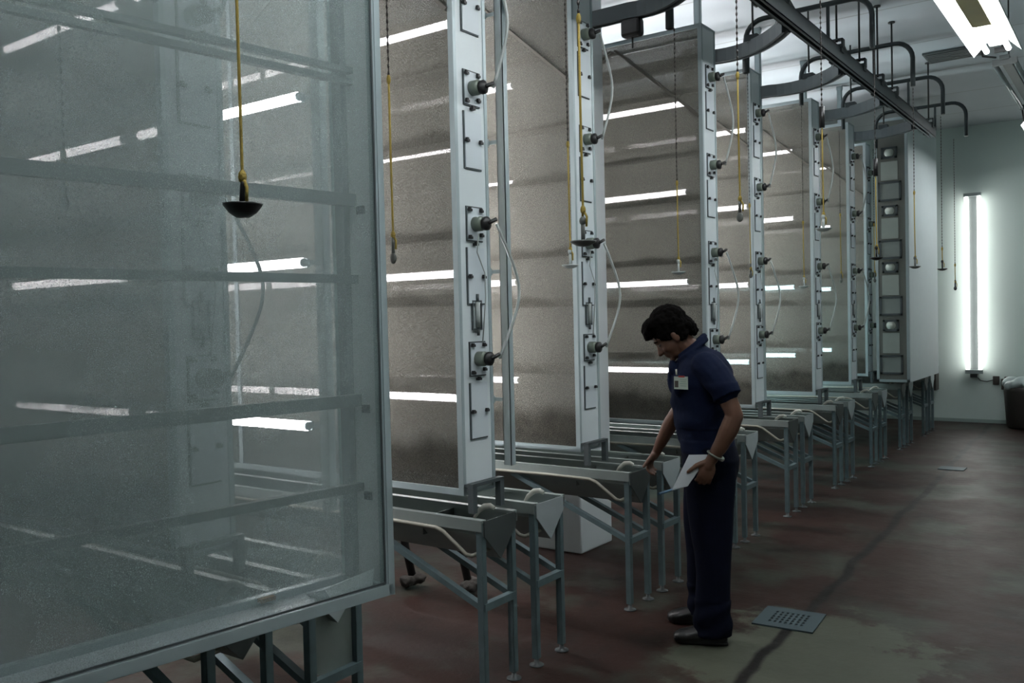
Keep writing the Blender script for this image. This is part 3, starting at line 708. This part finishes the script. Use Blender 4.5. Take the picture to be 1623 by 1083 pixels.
for s, pth in ((1, [(-.07,.09,.82),(-.07,.10,.45),(-.06,.11,.08)]), (-1, [(-.06,-.09,.82),(-.03,-.12,.45),(-.03,-.16,.08)])):
    body.chain(pth, [.075,.052,.038])
ob = body.remesh('body', SK, man, .0052, 3)
# hair
hr = MB()
hr.ell(H(-.018,0,.040), (.106,.088,.098), Hm, 28, 18).ell(H(.045,0,.088), (.062,.074,.040), Hm).ell(H(.090,0,.062), (.028,.058,.026), Hm).ell(H(-.085,0,-.030), (.038,.066,.070), Hm)
for s in (-1, 1): hr.ell(H(-.035,s*.060,-.02), (.040,.022,.060), Hm).ell(H(.02,s*.066,.020), (.045,.018,.045), Hm).ell(H(.075,s*.03,.078), (.035,.035,.028), Hm)
hr.remesh('hair', HAIR, man, .005, 2, lambda c, n: c + n*(.007*noise.noise(c*38)+.004*noise.noise(c*90)))
fc = MB()
for s in (-1, 1): fc.ell(H(.081,s*.030,-.012), (.010,.014,.0055), Hm, 12, 8)
fc.build('eye', mat('eye', (.05,.04,.035), .25), man)
eb = MB()
for s in (-1, 1): eb.chain([H(.094,s*.014,.012), H(.092,s*.030,.016), H(.080,s*.048,.010)], [.004,.005,.003], 8)
eb.build('eyebrow', HAIR, man)
# shirt
sh = MB()
rg = [(1.462,.000,.060,.068),(1.44,-.018,.078,.095),(1.415,-.040,.098,.150),(1.38,-.048,.128,.190),(1.33,-.045,.148,.200),(1.27,-.040,.156,.196),(1.20,-.037,.155,.186),(1.12,-.038,.150,.178),(1.04,-.048,.142,.176),(.97,-.062,.136,.176),(.935,-.066,.133,.176)]
sh.loft([((f,0,z),(a,0,a*(-.10 if z > 1.4 else 0)),(0,b_,0)) for z,f,a,b_ in rg], 36)
sh.chain([(-.055,.150,1.365),(-.10,.205,1.32),(-.135,.236,1.262)], [.078,.074,.070]); sh.tube([(-.132,.234,1.27),(-.150,.246,1.228)], [.070,.071], 20)
sh.chain([(-.035,-.150,1.365),(-.0,-.195,1.29)], [.078,.070]); sh.tube([(.0,-.195,1.29),(.035,-.235,1.20)], [.068,.071], 20)
# collar
cr = []
for i in range(15):
    a = -PI*.86 + 2*PI*.86*i/14 + PI
    cr.append((.012+.066*math.cos(a), .072*math.sin(a), 1.462-.052*math.cos(a)*1.0))
sh.tube(cr, [.012]*15, 8).tube([(p[0]*1.12-.004, p[1]*1.22, p[2]-.022) for p in cr], [.012]*15, 8)
sh.ell((.105,.04,1.36),(.02,.03,.04)).ell((.105,-.035,1.36),(.02,.03,.04)).ell((.118,.0,1.285),(.012,.02,.06))
sh.ell((.078,.128,1.275),(.022,.04,.055))
def wr(c, n):
    w_ = .006*noise.noise(Vector((c.x*7, c.y*7, c.z*13))) + .004*math.sin(c.z*42+c.x*26+4*noise.noise(c*6))*(1 if c.z < 1.3 else .4)
    if 1.0 < c.z < 1.06: w_ -= .003
    return c + n*w_
sh.remesh('shirt', NAVY, man, .0065, 3, wr)
tp = MB()
tp.loft([((f,0,z),(a,0,0),(0,b_,0)) for z,f,a,b_ in [(1.0,-.058,.126,.166),(.96,-.066,.137,.178),(.90,-.078,.143,.185),(.84,-.074,.140,.185),(.78,-.070,.125,.178)]], 36)
def leg(rows): tp.loft([((f,l,z),(a,0,0),(0,b_,0)) for z,f,l,a,b_ in rows], 28)
leg([(.86,-.070,.088,.125,.090),(.75,-.070,.092,.120,.092),(.66,-.068,.096,.112,.086),(.55,-.072,.100,.102,.080),(.44,-.074,.104,.092,.074),(.34,-.074,.108,.088,.072),(.22,-.070,.112,.088,.073),(.12,-.066,.115,.092,.074),(.045,-.066,.115,.096,.074)])
leg([(.86,-.062,-.088,.122,.090),(.75,-.055,-.096,.115,.088),(.66,-.045,-.105,.108,.082),(.55,-.036,-.118,.098,.076),(.44,-.032,-.130,.088,.070),(.34,-.034,-.143,.084,.068),(.22,-.036,-.155,.084,.070),(.12,-.036,-.165,.088,.072),(.05,-.036,-.168,.090,.072)])
tp.remesh('trousers', NAVT, man, .0075, 3, lambda c, n: c + n*(.007*noise.noise(Vector((c.x*6, c.y*6, c.z*5))) + (.004*math.sin(c.z*60+c.x*30) if c.z < .22 else 0)))
for l, f in ((.120, -.008), (-.172, .022)):
    s_ = MB()
    s_.loft([((f-.13,l,.040),(0,.012,0),(0,0,.030)),((f-.125,l,.045),(0,.028,0),(0,0,.042)),((f-.09,l,.050),(0,.036,0),(0,0,.050)),((f-.03,l,.046),(0,.036,0),(0,0,.046)),((f+.03,l,.042),(0,.046,0),(0,0,.042)),((f+.075,l,.036),(0,.050,0),(0,0,.036)),((f+.108,l,.032),(0,.044,0),(0,0,.030)),((f+.128,l,.028),(0,.028,0),(0,0,.020)),((f+.133,l,.027),(0,.012,0),(0,0,.010))], 20)
    s_.box(f-.13, f+.10, l-.038, l+.038, .004, .018)
    s_.remesh('shoe', SHOE, man, .005, 2, lambda c, n: Vector((c.x, c.y, max(.001, c.z))))
wt = MB(); wp = Vector((-.085,.239,.950)); ax = Vector((.5,-.06,-.86)).normalized()
u = ax.cross(Vector((0,1,0))).normalized(); v = ax.cross(u)
wt.tube([wp+(u*math.cos(a)+v*math.sin(a))*.036 for a in [i*PI/12 for i in range(25)]], .0055, 8)
wo = wt.build('watch_band', mat('dull_watch_metal', (.22,.24,.20), .35, .7), man)
fv = (u*-.35+Vector((0,1,0))*.5); fv.normalize()
MB().ell(wp - u*.036*(-1 if u.x > 0 else 1)*-1, (.014,.012,.014)).build('watch_face', mat('polished_watch_face', (.7,.72,.68), .15, .8), man)
# badge and pen
bc = Vector((.066,.180,1.292)); bn_ = Vector((.55,.835,0)).normalized(); bu = Vector((-bn_.y, bn_.x, 0)); Z = Vector((0,0,1))
def card(name, cu, cz, w_, h_, off, m, par=man):
    c = bc + bn_*off + bu*cu + Z*cz; b_ = MB()
    b_.add([c+bu*(i*w_/2)+Z*(j*h_/2)+bn_*k for k in (0,.0015) for i, j in ((-1,-1),(1,-1),(1,1),(-1,1))], [(0,1,2,3),(7,6,5,4),(0,4,5,1),(1,5,6,2),(2,6,7,3),(3,7,4,0)])
    return b_.build(name, m, par)
bd = card('badge', 0, 0, .078, .062, 0, mat('badge_card', (.50,.58,.50), .4)); bd['label'] = 'pale green-white identity badge with a portrait photo'
card('badge_photo', -.024, -.006, .020, .032, .0016, mat('badge_photo', (.07,.06,.05), .4), bd)
for i in range(4): card('badge_line', .014, .016-.010*i, .038-.006*(i % 2), .0025, .0016, mat('badge_ink', (.22,.34,.28), .5), bd)
card('badge_clip', .005, .031, .034, .008, .002, mat('red_clip', (.35,.03,.02), .5), bd)
MB().tube([bc+bn_*.004+bu*-.022+Z*.038, bc+bn_*.004+bu*-.024+Z*.066], .004, 8).build('pen', mat('white_pen', (.6,.6,.5), .4), man)
# papers
pa = MB(); q = [(.036,.951),(-.052,.951),(.044,.803),(.118,.784)]
for i, (dl, rot) in enumerate(((0,0),(.004,.05),(-.003,-.04))):
    vs = []
    for th in (0,.0012):
        for j, (f, z) in enumerate(q):
            f2 = f+rot*(z-.87)*.35 - (.004*i if j < 2 else 0); vs.append((f2, .226+dl+th+(.010 if j in (0,3) else 0), z-.003*i))
    pa.add(vs, [(0,1,2,3),(7,6,5,4),(0,4,5,1),(1,5,6,2),(2,6,7,3),(3,7,4,0)])
po_ = pa.build('paper_sheets', mat('white_paper', (.70,.74,.78), .6, 0, .03)); po_.location = man.location; po_.rotation_euler = man.rotation_euler
tag(po_, "folded white paper sheets held in the man's left hand", 'papers')

# ------------------------------------------------------------------ world, camera, view
wd = bpy.data.worlds.new('world'); sc.world = wd; wd.use_nodes = True
wd.node_tree.nodes['Background'].inputs[0].default_value = (.55,.65,.68,1); wd.node_tree.nodes['Background'].inputs[1].default_value = .05
f_, yaw, pitch, roll, eye = 1404.18, .6211, -.0253, -.0230, 1.62
F = Vector((-math.sin(yaw)*math.cos(pitch), math.cos(yaw)*math.cos(pitch), math.sin(pitch)))
R = Vector((math.cos(yaw), math.sin(yaw), 0)); U = R.cross(F)
R2 = R*math.cos(roll)+U*math.sin(roll); U2 = -R*math.sin(roll)+U*math.cos(roll)
cd = bpy.data.cameras.new('camera'); cam = bpy.data.objects.new('camera', cd); COL.objects.link(cam)
cam.matrix_world = Matrix(((R2.x,U2.x,-F.x,0),(R2.y,U2.y,-F.y,0),(R2.z,U2.z,-F.z,eye),(0,0,0,1)))
cd.sensor_width = 36; cd.sensor_fit = 'HORIZONTAL'; cd.lens = f_/1623*36; cd.clip_start = .05; cd.clip_end = 60
sc.camera = cam
try: sc.cycles.transparent_max_bounces = 20
except Exception: pass
vs_ = sc.view_settings; vs_.view_transform = 'Standard'; vs_.look = 'None'; vs_.gamma = 1; vs_.use_curve_mapping = False; vs_.exposure = .88
